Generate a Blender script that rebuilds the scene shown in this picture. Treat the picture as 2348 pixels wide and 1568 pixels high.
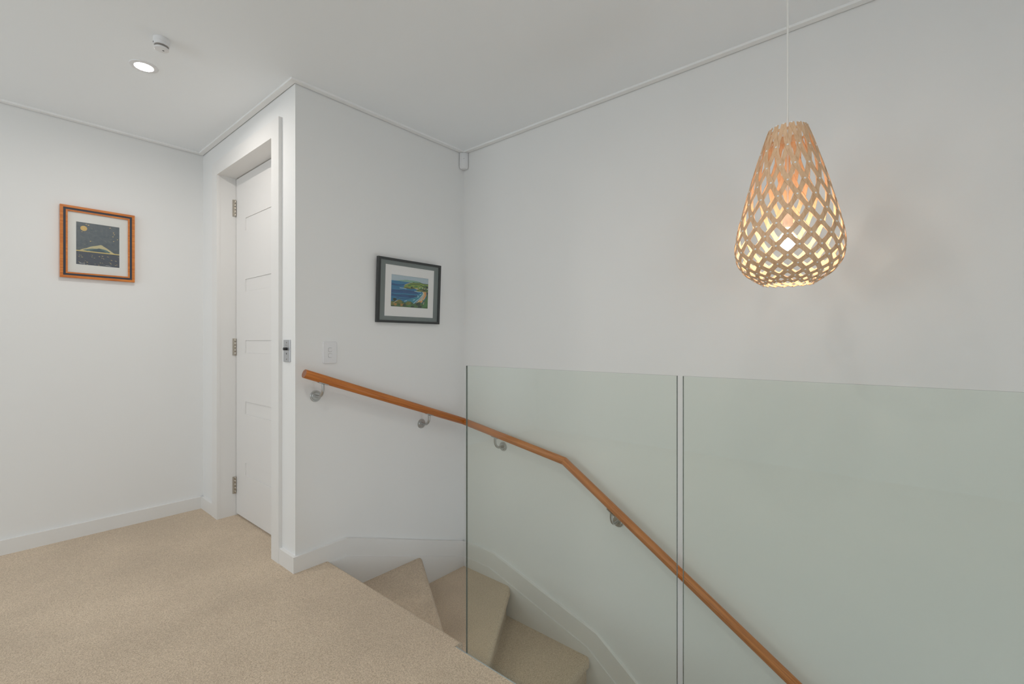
import bpy, bmesh, math, random
from mathutils import Vector, Matrix

# ------------------------------------------------------------------ camera, world, light, exposure
for o in list(bpy.data.objects):
    bpy.data.objects.remove(o)
scene = bpy.context.scene
COL = scene.collection
YAW = 0.7048                       # angle between the view direction and the X axis
CAM_H = 1.117
cam = bpy.data.cameras.new('camera')
cam.sensor_width = 36.0
cam.lens = 16.2928
cam.shift_y = -0.0003
cam.clip_start = 0.02
cam_o = bpy.data.objects.new('camera', cam)
COL.objects.link(cam_o)
cam_o.location = (0, 0, CAM_H)
cam_o.rotation_euler = (math.pi / 2, 0, YAW - math.pi / 2)
scene.camera = cam_o

world = bpy.data.worlds.new('world')
scene.world = world
world.use_nodes = True
bg = world.node_tree.nodes['Background']
bg.inputs[0].default_value = (0.84, 0.935, 1.0, 1)
bg.inputs[1].default_value = 3.2

scene.view_settings.view_transform = 'Standard'
scene.view_settings.look = 'None'
scene.view_settings.gamma = 1.0
scene.view_settings.use_curve_mapping = False
scene.view_settings.exposure = 0.05

# ------------------------------------------------------------------ measured room (metres)
XD = 1.0322      # wall with the door, faces -X
YL = 3.6152      # left wall, faces -Y
YC = 2.259       # wall at the end of the stairwell, faces -Y
XR = 2.159       # long stairwell wall, faces -X
ZC = 2.379       # ceiling
TB = 0.016       # skirting thickness
HB = 0.0775      # skirting height above the carpet
XG = 1.166       # glass
XW = -2.4        # wall behind on the left (with windows)
YW = -2.2        # wall behind the camera
ZL = -2.6        # lower floor
RISE = 0.186

# daylight portals at the window openings (they only guide sampling of the sky)
def portal(name, loc, rot, sx, sy):
    l = bpy.data.lights.new(name, 'AREA')
    l.shape = 'RECTANGLE'
    l.size, l.size_y = sx, sy
    l.cycles.is_portal = True
    o = bpy.data.objects.new(name, l)
    COL.objects.link(o)
    o.location = loc
    o.rotation_euler = rot
    return o

WIN1 = (1.1, 3.3, 0.80, 2.2)      # in the wall x = XW : y0, y1, z0, z1
WIN2 = (-2.3, -.7, 0.4, 2.2)       # in the wall y = YW : x0, x1, z0, z1
WIN3 = (1.25, 2.1, -2.2, -0.4)     # unseen opening added for light at the stair foot, y = YW
portal('daylight_portal', (XW - .05, (WIN1[0] + WIN1[1]) / 2, (WIN1[2] + WIN1[3]) / 2),
       (0, -math.pi / 2, 0), WIN1[3] - WIN1[2], WIN1[1] - WIN1[0])
portal('daylight_portal', ((WIN2[0] + WIN2[1]) / 2, YW - .05, (WIN2[2] + WIN2[3]) / 2),
       (math.pi / 2, 0, 0), WIN2[1] - WIN2[0], WIN2[3] - WIN2[2])
portal('daylight_portal', ((WIN3[0] + WIN3[1]) / 2, YW - .05, (WIN3[2] + WIN3[3]) / 2),
       (math.pi / 2, 0, 0), WIN3[1] - WIN3[0], WIN3[3] - WIN3[2])

# ------------------------------------------------------------------ materials
def srgb(r, g, b):
    f = lambda c: (c / 255 / 12.92) if c / 255 <= .04045 else ((c / 255 + .055) / 1.055) ** 2.4
    return (f(r), f(g), f(b), 1)

MATS = {}
def mat(name, col, rough=.5, metal=0, spec=.5, var=0.0, vscale=20, stretch=(1, 1, 1), col2=None,
        bump=0.0, bscale=100, bdist=.001, emit=None, estr=0, trans=0):
    m = bpy.data.materials.new(name)
    m.use_nodes = True
    nt = m.node_tree
    N, L = nt.nodes, nt.links
    p = N['Principled BSDF']
    p.inputs['Base Color'].default_value = col
    p.inputs['Roughness'].default_value = rough
    p.inputs['Metallic'].default_value = metal
    p.inputs['Specular IOR Level'].default_value = spec
    if trans:
        p.inputs['Transmission Weight'].default_value = trans
    tc = N.new('ShaderNodeTexCoord')
    if var or col2:
        mp = N.new('ShaderNodeMapping')
        mp.inputs['Scale'].default_value = stretch
        L.new(tc.outputs['Object'], mp.inputs[0])
        n = N.new('ShaderNodeTexNoise')
        n.inputs['Scale'].default_value = vscale
        n.inputs['Detail'].default_value = 5
        n.inputs['Roughness'].default_value = .6
        L.new(mp.outputs[0], n.inputs['Vector'])
        r = N.new('ShaderNodeValToRGB')
        r.color_ramp.elements[0].position = .3
        r.color_ramp.elements[1].position = .7
        c2 = col2 or tuple(c * (1 - var) for c in col[:3]) + (1,)
        r.color_ramp.elements[0].color = c2
        r.color_ramp.elements[1].color = col
        L.new(n.outputs['Fac'], r.inputs[0])
        L.new(r.outputs[0], p.inputs['Base Color'])
    if bump:
        n2 = N.new('ShaderNodeTexNoise')
        n2.inputs['Scale'].default_value = bscale
        n2.inputs['Detail'].default_value = 3
        L.new(tc.outputs['Object'], n2.inputs['Vector'])
        b = N.new('ShaderNodeBump')
        b.inputs['Strength'].default_value = bump
        b.inputs['Distance'].default_value = bdist
        L.new(n2.outputs['Fac'], b.inputs['Height'])
        L.new(b.outputs[0], p.inputs['Normal'])
    if emit:
        p.inputs['Emission Color'].default_value = emit
        p.inputs['Emission Strength'].default_value = estr
    MATS[name] = m
    return m

mat('wall_paint', (.845, .840, .828, 1), .75, spec=.3, bump=.12, bscale=500, bdist=.0006)
mat('ceiling_paint', (.91, .93, .945, 1), .8, spec=.2, bump=.08, bscale=500, bdist=.0005)
mat('trim_paint', (.82, .805, .785, 1), .38, spec=.4)
mat('cornice_paint', (.92, .915, .905, 1), .45, spec=.4)
mat('door_paint', (.80, .78, .76, 1), .42, spec=.4)
mat('plastic', (.80, .795, .80, 1), .4)
mat('gap_shade_and_marks', (.25, .23, .21, 1), .6)  # dark tone paints shade into gaps, also colours the screws and marking
mat('dark_hole', (.02, .02, .02, 1), .6)
mat('steel', (.52, .52, .51, 1), .34, metal=1, var=.1, vscale=60)
mat('plate_metal', (.55, .56, .58, 1), .45, metal=.85, var=.06, vscale=80)
mat('hinge_metal', (.50, .46, .40, 1), .35, metal=1)
mat('black_plastic', (.015, .015, .016, 1), .35)
mat('orange_wood', srgb(222, 138, 62), .38, col2=srgb(188, 102, 40), vscale=9, stretch=(1.5, 14, 14))
mat('navy_band', srgb(52, 62, 78), .5, var=.15, vscale=60)
mat('mat_board', (.80, .80, .765, 1), .85)
mat('mat_white', (.86, .85, .83, 1), .85)
mat('mat_grey', srgb(112, 122, 120), .8, var=.06, vscale=40)
mat('black_frame', srgb(58, 60, 60), .4)
mat('channel_metal', (.50, .56, .58, 1), .4, metal=.6)
mat('rail_end', srgb(160, 112, 88), .6, col2=srgb(124, 80, 58), vscale=160)
mat('cord_white', (.80, .79, .76, 1), .5)
mat('holder_white', (.80, .80, .79, 1), .45)
mat('bulb_glow', (1, 1, 1, 1), .4, emit=(1, .89, .76, 1), estr=52)
mat('downlight_glow', (1, 1, 1, 1), .4, emit=(1, .94, .88, 1), estr=480)
mat('downlight_glow_dimmed', (1, 1, 1, 1), .4, emit=(1, .94, .88, 1), estr=170)
mat('downlight_glow_added', (1, 1, 1, 1), .4, emit=(1, .93, .85, 1), estr=420)
mat('rivet', (.88, .86, .84, 1), .35)
mat('backing', (.3, .26, .2, 1), .9)

def wood_mat(name, c1, c2, rough, scale, stretch):
    m = mat(name, c1, rough, spec=.45, col2=c2, vscale=scale, stretch=stretch)
    nt = m.node_tree
    r = [n for n in nt.nodes if n.type == 'VALTORGB'][0]
    e = r.color_ramp.elements.new(.52)
    e.color = tuple((a * .7 + b * .3) for a, b in zip(c1, c2))
    return m
wood_mat('rail_wood', srgb(203, 124, 56), srgb(158, 86, 32), .36, 7, (.9, 26, 26))
wood_mat('bamboo', srgb(230, 196, 160), srgb(208, 164, 124), .55, 5, (30, 30, 2))

def carpet_mat(name, c1, c2):
    m = bpy.data.materials.new(name)
    m.use_nodes = True
    N, L = m.node_tree.nodes, m.node_tree.links
    p = N['Principled BSDF']
    p.inputs['Roughness'].default_value = .95
    p.inputs['Specular IOR Level'].default_value = .05
    p.inputs['Sheen Weight'].default_value = .15
    tc = N.new('ShaderNodeTexCoord')
    wob = N.new('ShaderNodeTexNoise')
    wob.inputs['Scale'].default_value = 90
    L.new(tc.outputs['Object'], wob.inputs['Vector'])
    mixv = N.new('ShaderNodeMix')
    mixv.data_type = 'VECTOR'
    mixv.inputs['Factor'].default_value = .006
    L.new(tc.outputs['Object'], mixv.inputs[4])
    L.new(wob.outputs['Color'], mixv.inputs[5])
    n1 = N.new('ShaderNodeTexNoise')
    n1.inputs['Scale'].default_value = 230
    n1.inputs['Detail'].default_value = 3
    n1.inputs['Roughness'].default_value = .62
    L.new(mixv.outputs[1], n1.inputs['Vector'])
    n2 = N.new('ShaderNodeTexNoise')
    n2.inputs['Scale'].default_value = 2.2
    n2.inputs['Detail'].default_value = 3
    L.new(tc.outputs['Object'], n2.inputs['Vector'])
    r = N.new('ShaderNodeValToRGB')
    r.color_ramp.elements[0].position = .33
    r.color_ramp.elements[1].position = .62
    r.color_ramp.elements[0].color = c2
    r.color_ramp.elements[1].color = c1
    L.new(n1.outputs['Fac'], r.inputs[0])
    mx = N.new('ShaderNodeMix')
    mx.data_type = 'RGBA'
    mx.blend_type = 'MULTIPLY'
    r2 = N.new('ShaderNodeValToRGB')
    r2.color_ramp.elements[0].position = .35
    r2.color_ramp.elements[1].position = .65
    r2.color_ramp.elements[0].color = (.90, .89, .88, 1)
    r2.color_ramp.elements[1].color = (1.04, 1.03, 1.02, 1)
    L.new(n2.outputs['Fac'], r2.inputs[0])
    mx.inputs[0].default_value = 1
    L.new(r.outputs[0], mx.inputs[6])
    L.new(r2.outputs[0], mx.inputs[7])
    L.new(mx.outputs[2], p.inputs['Base Color'])
    b = N.new('ShaderNodeBump')
    b.inputs['Strength'].default_value = .75
    b.inputs['Distance'].default_value = .006
    L.new(n1.outputs['Fac'], b.inputs['Height'])
    L.new(b.outputs[0], p.inputs['Normal'])
    MATS[name] = m
carpet_mat('carpet', srgb(234, 215, 191), srgb(193, 172, 148))

def glass_mat(name, tint, rough=0.0):
    m = bpy.data.materials.new(name)
    m.use_nodes = True
    N, L = m.node_tree.nodes, m.node_tree.links
    N.remove(N['Principled BSDF'])
    out = N['Material Output']
    t = N.new('ShaderNodeBsdfTransparent')
    t.inputs[0].default_value = tint
    g = N.new('ShaderNodeBsdfGlossy')
    g.inputs['Roughness'].default_value = rough
    g.inputs[0].default_value = (1, 1, 1, 1)
    f = N.new('ShaderNodeFresnel')
    geo = N.new('ShaderNodeNewGeometry')
    ior = N.new('ShaderNodeMapRange')           # same reflectance on both faces of the pane
    ior.inputs['To Min'].default_value = 1.5
    ior.inputs['To Max'].default_value = 1 / 1.5
    L.new(geo.outputs['Backfacing'], ior.inputs['Value'])
    L.new(ior.outputs[0], f.inputs[0])
    mx = N.new('ShaderNodeMixShader')
    L.new(f.outputs[0], mx.inputs[0])
    L.new(t.outputs[0], mx.inputs[1])
    L.new(g.outputs[0], mx.inputs[2])
    L.new(mx.outputs[0], out.inputs[0])
    MATS[name] = m
glass_mat('glass', (.94, .967, .942, 1))
mat('glass_edge', srgb(86, 95, 89), .2, spec=.6)
glass_mat('picture_glass', (.99, .99, .99, 1), .32)

# ------------------------------------------------------------------ helpers
def link(name, me, m=None, parent=None, smooth=None):
    if isinstance(me, bmesh.types.BMesh):
        bm = me
        bmesh.ops.recalc_face_normals(bm, faces=bm.faces)
        me = bpy.data.meshes.new(name)
        bm.to_mesh(me)
        bm.free()
    if m is not None and not len(me.materials):
        for x in (m if isinstance(m, (list, tuple)) else [m]):
            me.materials.append(MATS[x])
    if smooth:
        for p in me.polygons:
            p.use_smooth = True
        me.set_sharp_from_angle(angle=math.radians(smooth))
    o = bpy.data.objects.new(name, me)
    COL.objects.link(o)
    if parent:
        o.parent = parent
    return o

def empty(name, loc=(0, 0, 0), rz=0):
    o = bpy.data.objects.new(name, None)
    o.empty_display_size = .05
    COL.objects.link(o)
    o.location = loc
    o.rotation_euler = (0, 0, rz)
    return o

def tag(o, label, cat, group=None):
    o['label'] = label
    o['category'] = cat
    if group:
        o['group'] = group
    return o

def struct(o, label=None):
    o['kind'] = 'structure'
    if label:
        o['label'] = label
    return o

def box(bm, x0, x1, y0, y1, z0, z1, mi=0):
    v = [bm.verts.new(p) for p in ((x0, y0, z0), (x1, y0, z0), (x1, y1, z0), (x0, y1, z0),
                                   (x0, y0, z1), (x1, y0, z1), (x1, y1, z1), (x0, y1, z1))]
    for f in ((0, 3, 2, 1), (4, 5, 6, 7), (0, 1, 5, 4), (1, 2, 6, 5), (2, 3, 7, 6), (3, 0, 4, 7)):
        bm.faces.new([v[i] for i in f]).material_index = mi
    return v

def bbox(*boxes):
    bm = bmesh.new()
    for b in boxes:
        box(bm, *b)
    return bm

def prism(bm, pts, vec, mi=0):
    """closed polygon (3d points) extruded by vec"""
    vec = Vector(vec)
    a = [bm.verts.new(p) for p in pts]
    b = [bm.verts.new(Vector(p) + vec) for p in pts]
    fs = [bm.faces.new(a), bm.faces.new(b[::-1])]
    n = len(pts)
    for i in range(n):
        fs.append(bm.faces.new((a[i], b[i], b[(i + 1) % n], a[(i + 1) % n])))
    for f in fs:
        f.material_index = mi
    return a, b

def lathe(bm, prof, n=32, M=Matrix(), mi=0, cap=True):
    """profile [(r, z)] about local z"""
    rings = []
    for r, z in prof:
        if r < 1e-6:
            rings.append([bm.verts.new(M @ Vector((0, 0, z)))])
        else:
            rings.append([bm.verts.new(M @ Vector((r * math.cos(2 * math.pi * i / n), r * math.sin(2 * math.pi * i / n), z)))
                          for i in range(n)])
    for a, b in zip(rings, rings[1:]):
        for i in range(n):
            j = (i + 1) % n
            if len(a) == 1 and len(b) == 1:
                continue
            if len(a) == 1:
                f = bm.faces.new((a[0], b[i], b[j]))
            elif len(b) == 1:
                f = bm.faces.new((a[i], b[0], a[j]))
            else:
                f = bm.faces.new((a[i], b[i], b[j], a[j]))
            f.material_index = mi
    if cap:
        for r in (rings[0], rings[-1]):
            if len(r) > 2:
                bm.faces.new(r).material_index = mi
    return bm

def tube(bm, pts, r, n=14, cap=True, mi=0):
    pts = [Vector(p) for p in pts]
    rings = []
    up = None
    for i, p in enumerate(pts):
        d = (pts[min(i + 1, len(pts) - 1)] - pts[max(i - 1, 0)]).normalized()
        if up is None:
            up = Vector((0, 0, 1)) if abs(d.z) < .9 else Vector((1, 0, 0))
        s = d.cross(up).normalized()
        up = s.cross(d).normalized()
        rr = r[i] if isinstance(r, (list, tuple)) else r
        rings.append([bm.verts.new(p + (s * math.cos(2 * math.pi * k / n) + up * math.sin(2 * math.pi * k / n)) * rr) for k in range(n)])
    for a, b in zip(rings, rings[1:]):
        for k in range(n):
            bm.faces.new((a[k], b[k], b[(k + 1) % n], a[(k + 1) % n])).material_index = mi
    if cap:
        bm.faces.new(rings[0][::-1]).material_index = mi
        bm.faces.new(rings[-1]).material_index = mi
    return bm

def rrect(w, h, r, n=5):
    """rounded rectangle outline centred on 0 in 2d"""
    out = []
    for cx, cy, a0 in ((w / 2 - r, h / 2 - r, 0), (-w / 2 + r, h / 2 - r, 90), (-w / 2 + r, -h / 2 + r, 180), (w / 2 - r, -h / 2 + r, 270)):
        for i in range(n + 1):
            a = math.radians(a0 + 90 * i / n)
            out.append((cx + r * math.cos(a), cy + r * math.sin(a)))
    return out

def frame_bm(bm, rect_out, rect_in, y0, y1, mi=0):
    """picture-frame ring in the local XZ plane between two rectangles (x0,x1,z0,z1), mitred, y0 back, y1 front"""
    def c(r, y):
        return [bm.verts.new((r[0], y, r[2])), bm.verts.new((r[1], y, r[2])), bm.verts.new((r[1], y, r[3])), bm.verts.new((r[0], y, r[3]))]
    of, inf, ob, ib = c(rect_out, y1), c(rect_in, y1), c(rect_out, y0), c(rect_in, y0)
    for i in range(4):
        j = (i + 1) % 4
        for q in ((of[i], of[j], inf[j], inf[i]), (ob[i], ib[i], ib[j], ob[j]), (of[i], ob[i], ob[j], of[j]), (inf[i], inf[j], ib[j], ib[i])):
            bm.faces.new(q).material_index = mi

# ------------------------------------------------------------------ setting: floor, walls, ceiling
bm = bmesh.new()
def nose_profile(x_nose, zt, zb, r=.02, lip=.045, back=.028, xin=-2.4, n=6):
    pts = [(xin, zt)]
    for i in range(n + 1):
        a = math.radians(90 - 90 * i / n)
        pts.append((x_nose - r + r * math.cos(a), zt - r + r * math.sin(a)))
    for i in range(n + 1):
        a = math.radians(0 - 90 * i / n)
        pts.append((x_nose - r + r * math.cos(a), zt - lip + r + r * math.sin(a)))
    pts += [(x_nose - back, zt - lip), (x_nose - back, zb), (xin, zb)]
    return pts
Y_NOTCH = 1.262
prism(bm, [(x, Y_NOTCH, z) for x, z in nose_profile(1.2, 0, -.24, xin=XW)], (0, YC - .001 - Y_NOTCH, 0))
box(bm, XW, 1.158, YW, Y_NOTCH, -.24, 0)
box(bm, XW, XD + .12, YC - .001, YL, -.24, 0)
floor = struct(link('floor', bm, 'carpet', smooth=40), 'beige cut pile carpet on the landing')

bm = bbox((1.0, XR + .1, YW, YC + .1, ZL - .1, ZL))
struct(link('floor_lower', bm, 'carpet'), 'lower floor at the foot of the stairs')

struct(link('ceiling', bbox((XW - .1, XR + .1, YW - .1, YL + .1, ZC, ZC + .1)), 'ceiling_paint'), 'flat white painted ceiling')

struct(link('wall_left', bbox((XW - .1, 1.32, YL, YL + .1, -.24, ZC)), 'wall_paint'), 'plain white wall behind the orange framed picture')
# wall with the door: opening y 2.4786..3.3076 (lining fills it), head 2.18
DY0, DY1, DZ = 2.4703, 3.3131, 2.185
struct(link('wall_centre', bbox((XD, XD + .10, YC, DY0, -.24, ZC), (XD, XD + .10, DY1, YL, -.24, ZC), (XD, XD + .10, DY0, DY1, DZ, ZC),
                                (1.24, 1.30, YC + .1, YL, -.24, ZC)), 'wall_paint'), 'white wall with the panelled door')  # last box: unseen panel added behind the door to stop light leaking in
struct(link('wall_back', bbox((XD + .1, XR + .1, YC, YC + .099, ZL, ZC)), 'wall_paint'), 'white wall above the winder steps')
# wall above the opening of the door wall ends at YC: back wall starts at XD so corner is closed
struct(link('wall_right', bbox((XR, XR + .1, YW, YC, ZL, ZC)), 'wall_paint'), 'long white stairwell wall behind the glass')
def wall_with_hole(name, plane, p0, p1, a0, a1, z0, z1, h):
    bs = []
    for (s0, s1, t0, t1) in ((a0, h[0], z0, z1), (h[1], a1, z0, z1), (h[0], h[1], z0, h[2]), (h[0], h[1], h[3], z1)):
        if s1 - s0 < 1e-4 or t1 - t0 < 1e-4:
            continue
        bs.append((p0, p1, s0, s1, t0, t1) if plane == 'x' else (s0, s1, p0, p1, t0, t1))
    return struct(link(name, bbox(*bs), 'wall_paint'))
wall_with_hole('wall_rear', 'x', XW - .1, XW, YW, YL, -.24, ZC, WIN1)['label'] = 'white wall with a window, behind the camera'
wall_with_hole('wall_front', 'y', YW - .1, YW, XW, 1.1, -.24, ZC, WIN2)['label'] = 'white window wall facing the landing'
wall_with_hole('wall_stair_foot', 'y', YW - .1, YW, 1.1, XR + .1, ZL, ZC, WIN3)['label'] = 'white wall at the foot of the stairs with an added light opening'
struct(link('wall_stair_side', bbox((1.10, 1.156, YW, 1.23, ZL, -.24)), 'wall_paint'), 'white wall under the landing edge')

def window(name, plane, p, h, label):
    e = struct(empty(name), label)
    def bar(n, a0, a1, z0, z1, th=.05):
        b = (p - th, p, a0, a1, z0, z1) if plane == 'x' else (a0, a1, p - th, p, z0, z1)
        link(n, bbox(b), 'trim_paint', e)
    w = .045
    bar('frame', h[0], h[1], h[2], h[2] + w); bar('frame', h[0], h[1], h[3] - w, h[3])
    bar('frame', h[0], h[0] + w, h[2] + w, h[3] - w); bar('frame', h[1] - w, h[1], h[2] + w, h[3] - w)
    mid = (h[0] + h[1]) / 2
    bar('mullion', mid - w / 2, mid + w / 2, h[2] + w, h[3] - w)
    return e
window('window_1', 'x', XW - .03, WIN1, 'white framed window to the left behind the camera')
window('window_2', 'y', YW - .03, WIN2, 'white framed window behind the camera')

# ceiling battens (cornice): 32 mm wide, 10 mm deep, small shadow gap at the wall
def trim(name, pts, label):
    # pts: wall corner line in plan, the batten lies to the left of the path
    w, gap = .0325, .0045
    n = len(pts)
    dirs = [(Vector(pts[i + 1]) - Vector(pts[i])).normalized() for i in range(n - 1)]
    def off(i, d):
        ns = []
        if i > 0: ns.append(Vector((-dirs[i - 1].y, dirs[i - 1].x)))
        if i < n - 1: ns.append(Vector((-dirs[i].y, dirs[i].x)))
        if len(ns) == 1: return Vector(pts[i]) + ns[0] * d
        b = (ns[0] + ns[1]); return Vector(pts[i]) + b * (d / (1 + ns[0].dot(ns[1])))
    bm = bmesh.new()
    for i in range(n - 1):
        for (d0, d1, z0) in ((gap, w, ZC - .010),):
            P = [off(i, d0), off(i + 1, d0), off(i + 1, d1), off(i, d1)]
            prism(bm, [(p.x, p.y, z0) for p in P], (0, 0, ZC - z0))
    return struct(link(name, bm, 'cornice_paint'), label)
trim('trim_1', [(XR, YW), (XR, YC), (XD, YC), (XD, YL), (XW, YL)], 'flat white ceiling batten running along all the walls')

# ------------------------------------------------------------------ skirtings
bm = bmesh.new()
box(bm, XW, XD - TB, YL - TB, YL, -.01, HB)
struct(link('baseboard_left', bm, 'trim_paint'), 'white skirting under the orange framed picture')
bm = bbox((XD - TB, XD, 3.384, YL - TB, -.01, HB))
struct(link('baseboard_centre', bm, 'trim_paint'), 'short white skirting between left wall and door')
# skirting wrapping the corner and following the winders
bm = bbox((XD - TB, XD, YC - TB, 2.404, -.01, HB))
yf = YC - TB
SL1 = (-.2034 - .087) / (2.1305 - 1.298)
xe = XR - TB
zt = lambda x: .083 + SL1 * (x - 1.298)
prism(bm, [(XD, yf, -.012), (1.293, yf, -.012), (xe, yf, zt(xe) - .096), (xe, yf, zt(xe)), (1.298, yf, .083), (XD, yf, HB)], (0, TB, 0))
struct(link('baseboard_back', bm, 'trim_paint'), 'white skirting stepping down above the winder steps')
bm = bmesh.new()
P3 = .69
YE = -1.6
ztop = zt(xe)
top = [(YC - TB, ztop), (1.988, ztop - .003), (1.2422, -.4206), (YE, -.4206 - P3 * (1.2422 - YE))]
low = [(YC - TB, ztop - .096), (2.009, ztop - .100), (1.2923, -.5117), (YE, -.5117 - P3 * (1.2923 - YE))]
prism(bm, [(xe, y, z) for y, z in top] + [(xe, y, z) for y, z in low[::-1]], (TB, 0, 0))
struct(link('baseboard_right', bm, 'trim_paint'), 'white skirting following the stairs down the long wall')
# stringer boards below, slightly proud
st = TB + .005
bm = bmesh.new()
prism(bm, [(1.19, YC - st, -.013), (1.293, YC - st, -.012), (XR - st, YC - st, zt(XR - st) - .096), (XR - st, YC - st, -1.0), (1.19, YC - st, -1.0)], (0, st, 0))
struct(link('trim_3', bm, 'trim_paint'), 'white stringer board below the skirting at the winder steps')
bm = bmesh.new()
prism(bm, [(XR - st, y, z) for y, z in low] + [(XR - st, YE, ZL), (XR - st, YC, ZL)], (st, 0, 0))
struct(link('trim_4', bm, 'trim_paint'), 'white stringer board along the long stairwell wall')

# ------------------------------------------------------------------ door
door = struct(empty('door_1', (1.1255, 3.29, 0)), 'white panelled door in a deep white frame')
DO = Vector((1.1255, 3.29, 0))
def dpart(name, bm, m, parent=None, smooth=None):
    for v in bm.verts:
        v.co -= DO
    return link(name, bm, m, parent or door, smooth)
ta = .018
AI0, AI1, AO0, AO1, AZI, AZO = 2.4903, 3.2931, 2.4035, 3.384, 2.165, 2.251
bm = bmesh.new()
prism(bm, [(XD - ta, AI1, 0), (XD - ta, AO1, 0), (XD - ta, AO1, AZO), (XD - ta, AI1, AZI)], (ta, 0, 0))
dpart('architrave', bm, 'trim_paint')
bm = bmesh.new()
prism(bm, [(XD - ta, AO0, 0), (XD - ta, AI0, 0), (XD - ta, AI0, AZI), (XD - ta, AO0, AZO)], (ta, 0, 0))
dpart('architrave', bm, 'trim_paint')
bm = bmesh.new()
prism(bm, [(XD - ta, AI0, AZI), (XD - ta, AI1, AZI), (XD - ta, AO1, AZO), (XD - ta, AO0, AZO)], (ta, 0, 0))
dpart('architrave', bm, 'trim_paint')
qk = .0015
dpart('jamb', bbox((XD - .0005, XD + .14, AI1 + qk, DY1, 0, DZ)), 'trim_paint')
dpart('jamb', bbox((XD - .0005, XD + .14, DY0, AI0 - qk, 0, DZ)), 'trim_paint')
dpart('head', bbox((XD - .0005, XD + .14, AI0 - qk, AI1 + qk, AZI + qk, DZ)), 'trim_paint')
# leaf with five shallow rebated panels
LY0, LY1, LZ0, LZ1 = AI0 + .002, AI1 - .002, .013, 2.162
pz = [(.361 + .382 * k - .078, .361 + .382 * k) for k in range(5)]
PY0, PY1 = 2.64, 3.142
dep = .004
bs = [(1.1255 + dep, 1.1255 + .038, LY0, LY1, LZ0, LZ1),
      (1.1255, 1.1255 + dep, LY0, PY0, LZ0, LZ1), (1.1255, 1.1255 + dep, PY1, LY1, LZ0, LZ1)]
zz = [LZ0] + [z for p in pz for z in p] + [LZ1]
for i in range(0, len(zz), 2):
    bs.append((1.1255, 1.1255 + dep, PY0, PY1, zz[i], zz[i + 1]))
dpart('door_leaf', bbox(*bs), 'door_paint')
for a, b in pz:
    dpart('panel', bbox((1.1255 + dep - .001, 1.1255 + dep + .001, PY0 + .0015, PY1 - .0015, a + .0015, b - .0015)), 'door_paint')
for z0, z1 in ((1.9217, 2.0284), (1.0296, 1.1376), (.1404, .2497)):
    e = empty('hinge'); e.parent = door; e.location = (-.006, .0005, z0)
    m = bmesh.new()
    box(m, -.016, -.001, .0005, .0035, 0, z1 - z0)
    link('hinge_plate', m, 'hinge_metal', e)
    k = 5
    for i in range(k):
        m = bmesh.new()
        h = (z1 - z0) / k
        lathe(m, [(.0045, i * h + .0006), (.0052, i * h + .0014), (.0052, (i + 1) * h - .0014), (.0045, (i + 1) * h - .0006)], 14)
        link('knuckle', m, 'hinge_metal', e, smooth=50)

# ------------------------------------------------------------------ staircase
stairs = tag(empty('staircase', (1.19, 1.25, ZL)), 'beige carpeted staircase with winder steps turning down along the white wall', 'staircase')
SO = Vector((1.19, 1.25, ZL))
PV = Vector((1.19, 1.245))
XS, YS = XR - st, YC - st
def step(poly, nose, ztop, zbot, overhang=.028, wall_end=1):
    """poly: plan outline CCW (riser to riser); nose=(i,j) edge indices that carry the nosing; body below recessed"""
    bm = bmesh.new()
    i, j = nose
    a, b = Vector(poly[i]), Vector(poly[j])
    d = (b - a).normalized()
    nrm = Vector((d.y, -d.x))          # outward for CCW
    top = [Vector(p) for p in poly]
    th = .056
    lo = [bm.verts.new((p.x, p.y, ztop - th)) for p in top]
    hi = [bm.verts.new((p.x, p.y, ztop)) for p in top]
    n = len(top)
    bm.faces.new(lo[::-1]); bm.faces.new(hi)
    for k in range(n):
        bm.faces.new((lo[k], lo[(k + 1) % n], hi[(k + 1) % n], hi[k]))
    bm.edges.ensure_lookup_table()
    def edge(u, v): return bm.edges.get((u, v))
    es = [edge(hi[i], hi[j]), edge(lo[i], lo[j])]
    w = i if wall_end == 0 else j
    es.append(edge(lo[w], hi[w]))
    bmesh.ops.bevel(bm, geom=es, offset=.0265, segments=6, affect='EDGES', profile=.5)
    body = [p.copy() for p in top]
    body[i] -= nrm * overhang; body[j] -= nrm * overhang
    prism(bm, [(p.x, p.y, ztop - .03) for p in body], (0, 0, zbot - ztop + .03))
    for v in bm.verts:
        v.co -= SO
    o = link('step', bm, 'carpet', stairs, smooth=35)
    return o
def ray_hit(ang):
    """from the pivot in direction ang to the stringers"""
    d = Vector((math.cos(ang), math.sin(ang)))
    tx = (XS - PV.x) / d.x if d.x > 1e-6 else 1e9
    ty = (YS - PV.y) / d.y if d.y > 1e-6 else 1e9
    return PV + d * min(tx, ty)
A1 = math.atan2(2.24 - PV.y, 1.79 - PV.x)
A2 = math.atan2(1.828 - PV.y, 2.138 - PV.x)
A3 = math.radians(1.5)
h1, h2, h3 = ray_hit(A1), ray_hit(A2), ray_hit(A3)
# tread 1: between landing riser and nosing 1
step([PV, h1, (1.173, YS), (1.173, PV.y)], (0, 1), -RISE, -2 * RISE - .05)
s1 = h1 - Vector((.06, 0))
step([PV, h2, (XS, YS), s1], (0, 1), -2 * RISE, -3 * RISE - .05)
s2 = h2 + Vector((0, .06))
step([PV, h3, s2], (0, 1), -3 * RISE, -4 * RISE - .05)
yk = h3.y
for k in range(4, 13):
    yn = 1.262 - .27 * (k - 3)
    step([(1.16, yn), (XS, yn), (XS, yn + .27 + .06), (1.16, yn + .27 + .06)], (0, 1), -k * RISE, -(k + 1) * RISE - .05)

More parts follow.
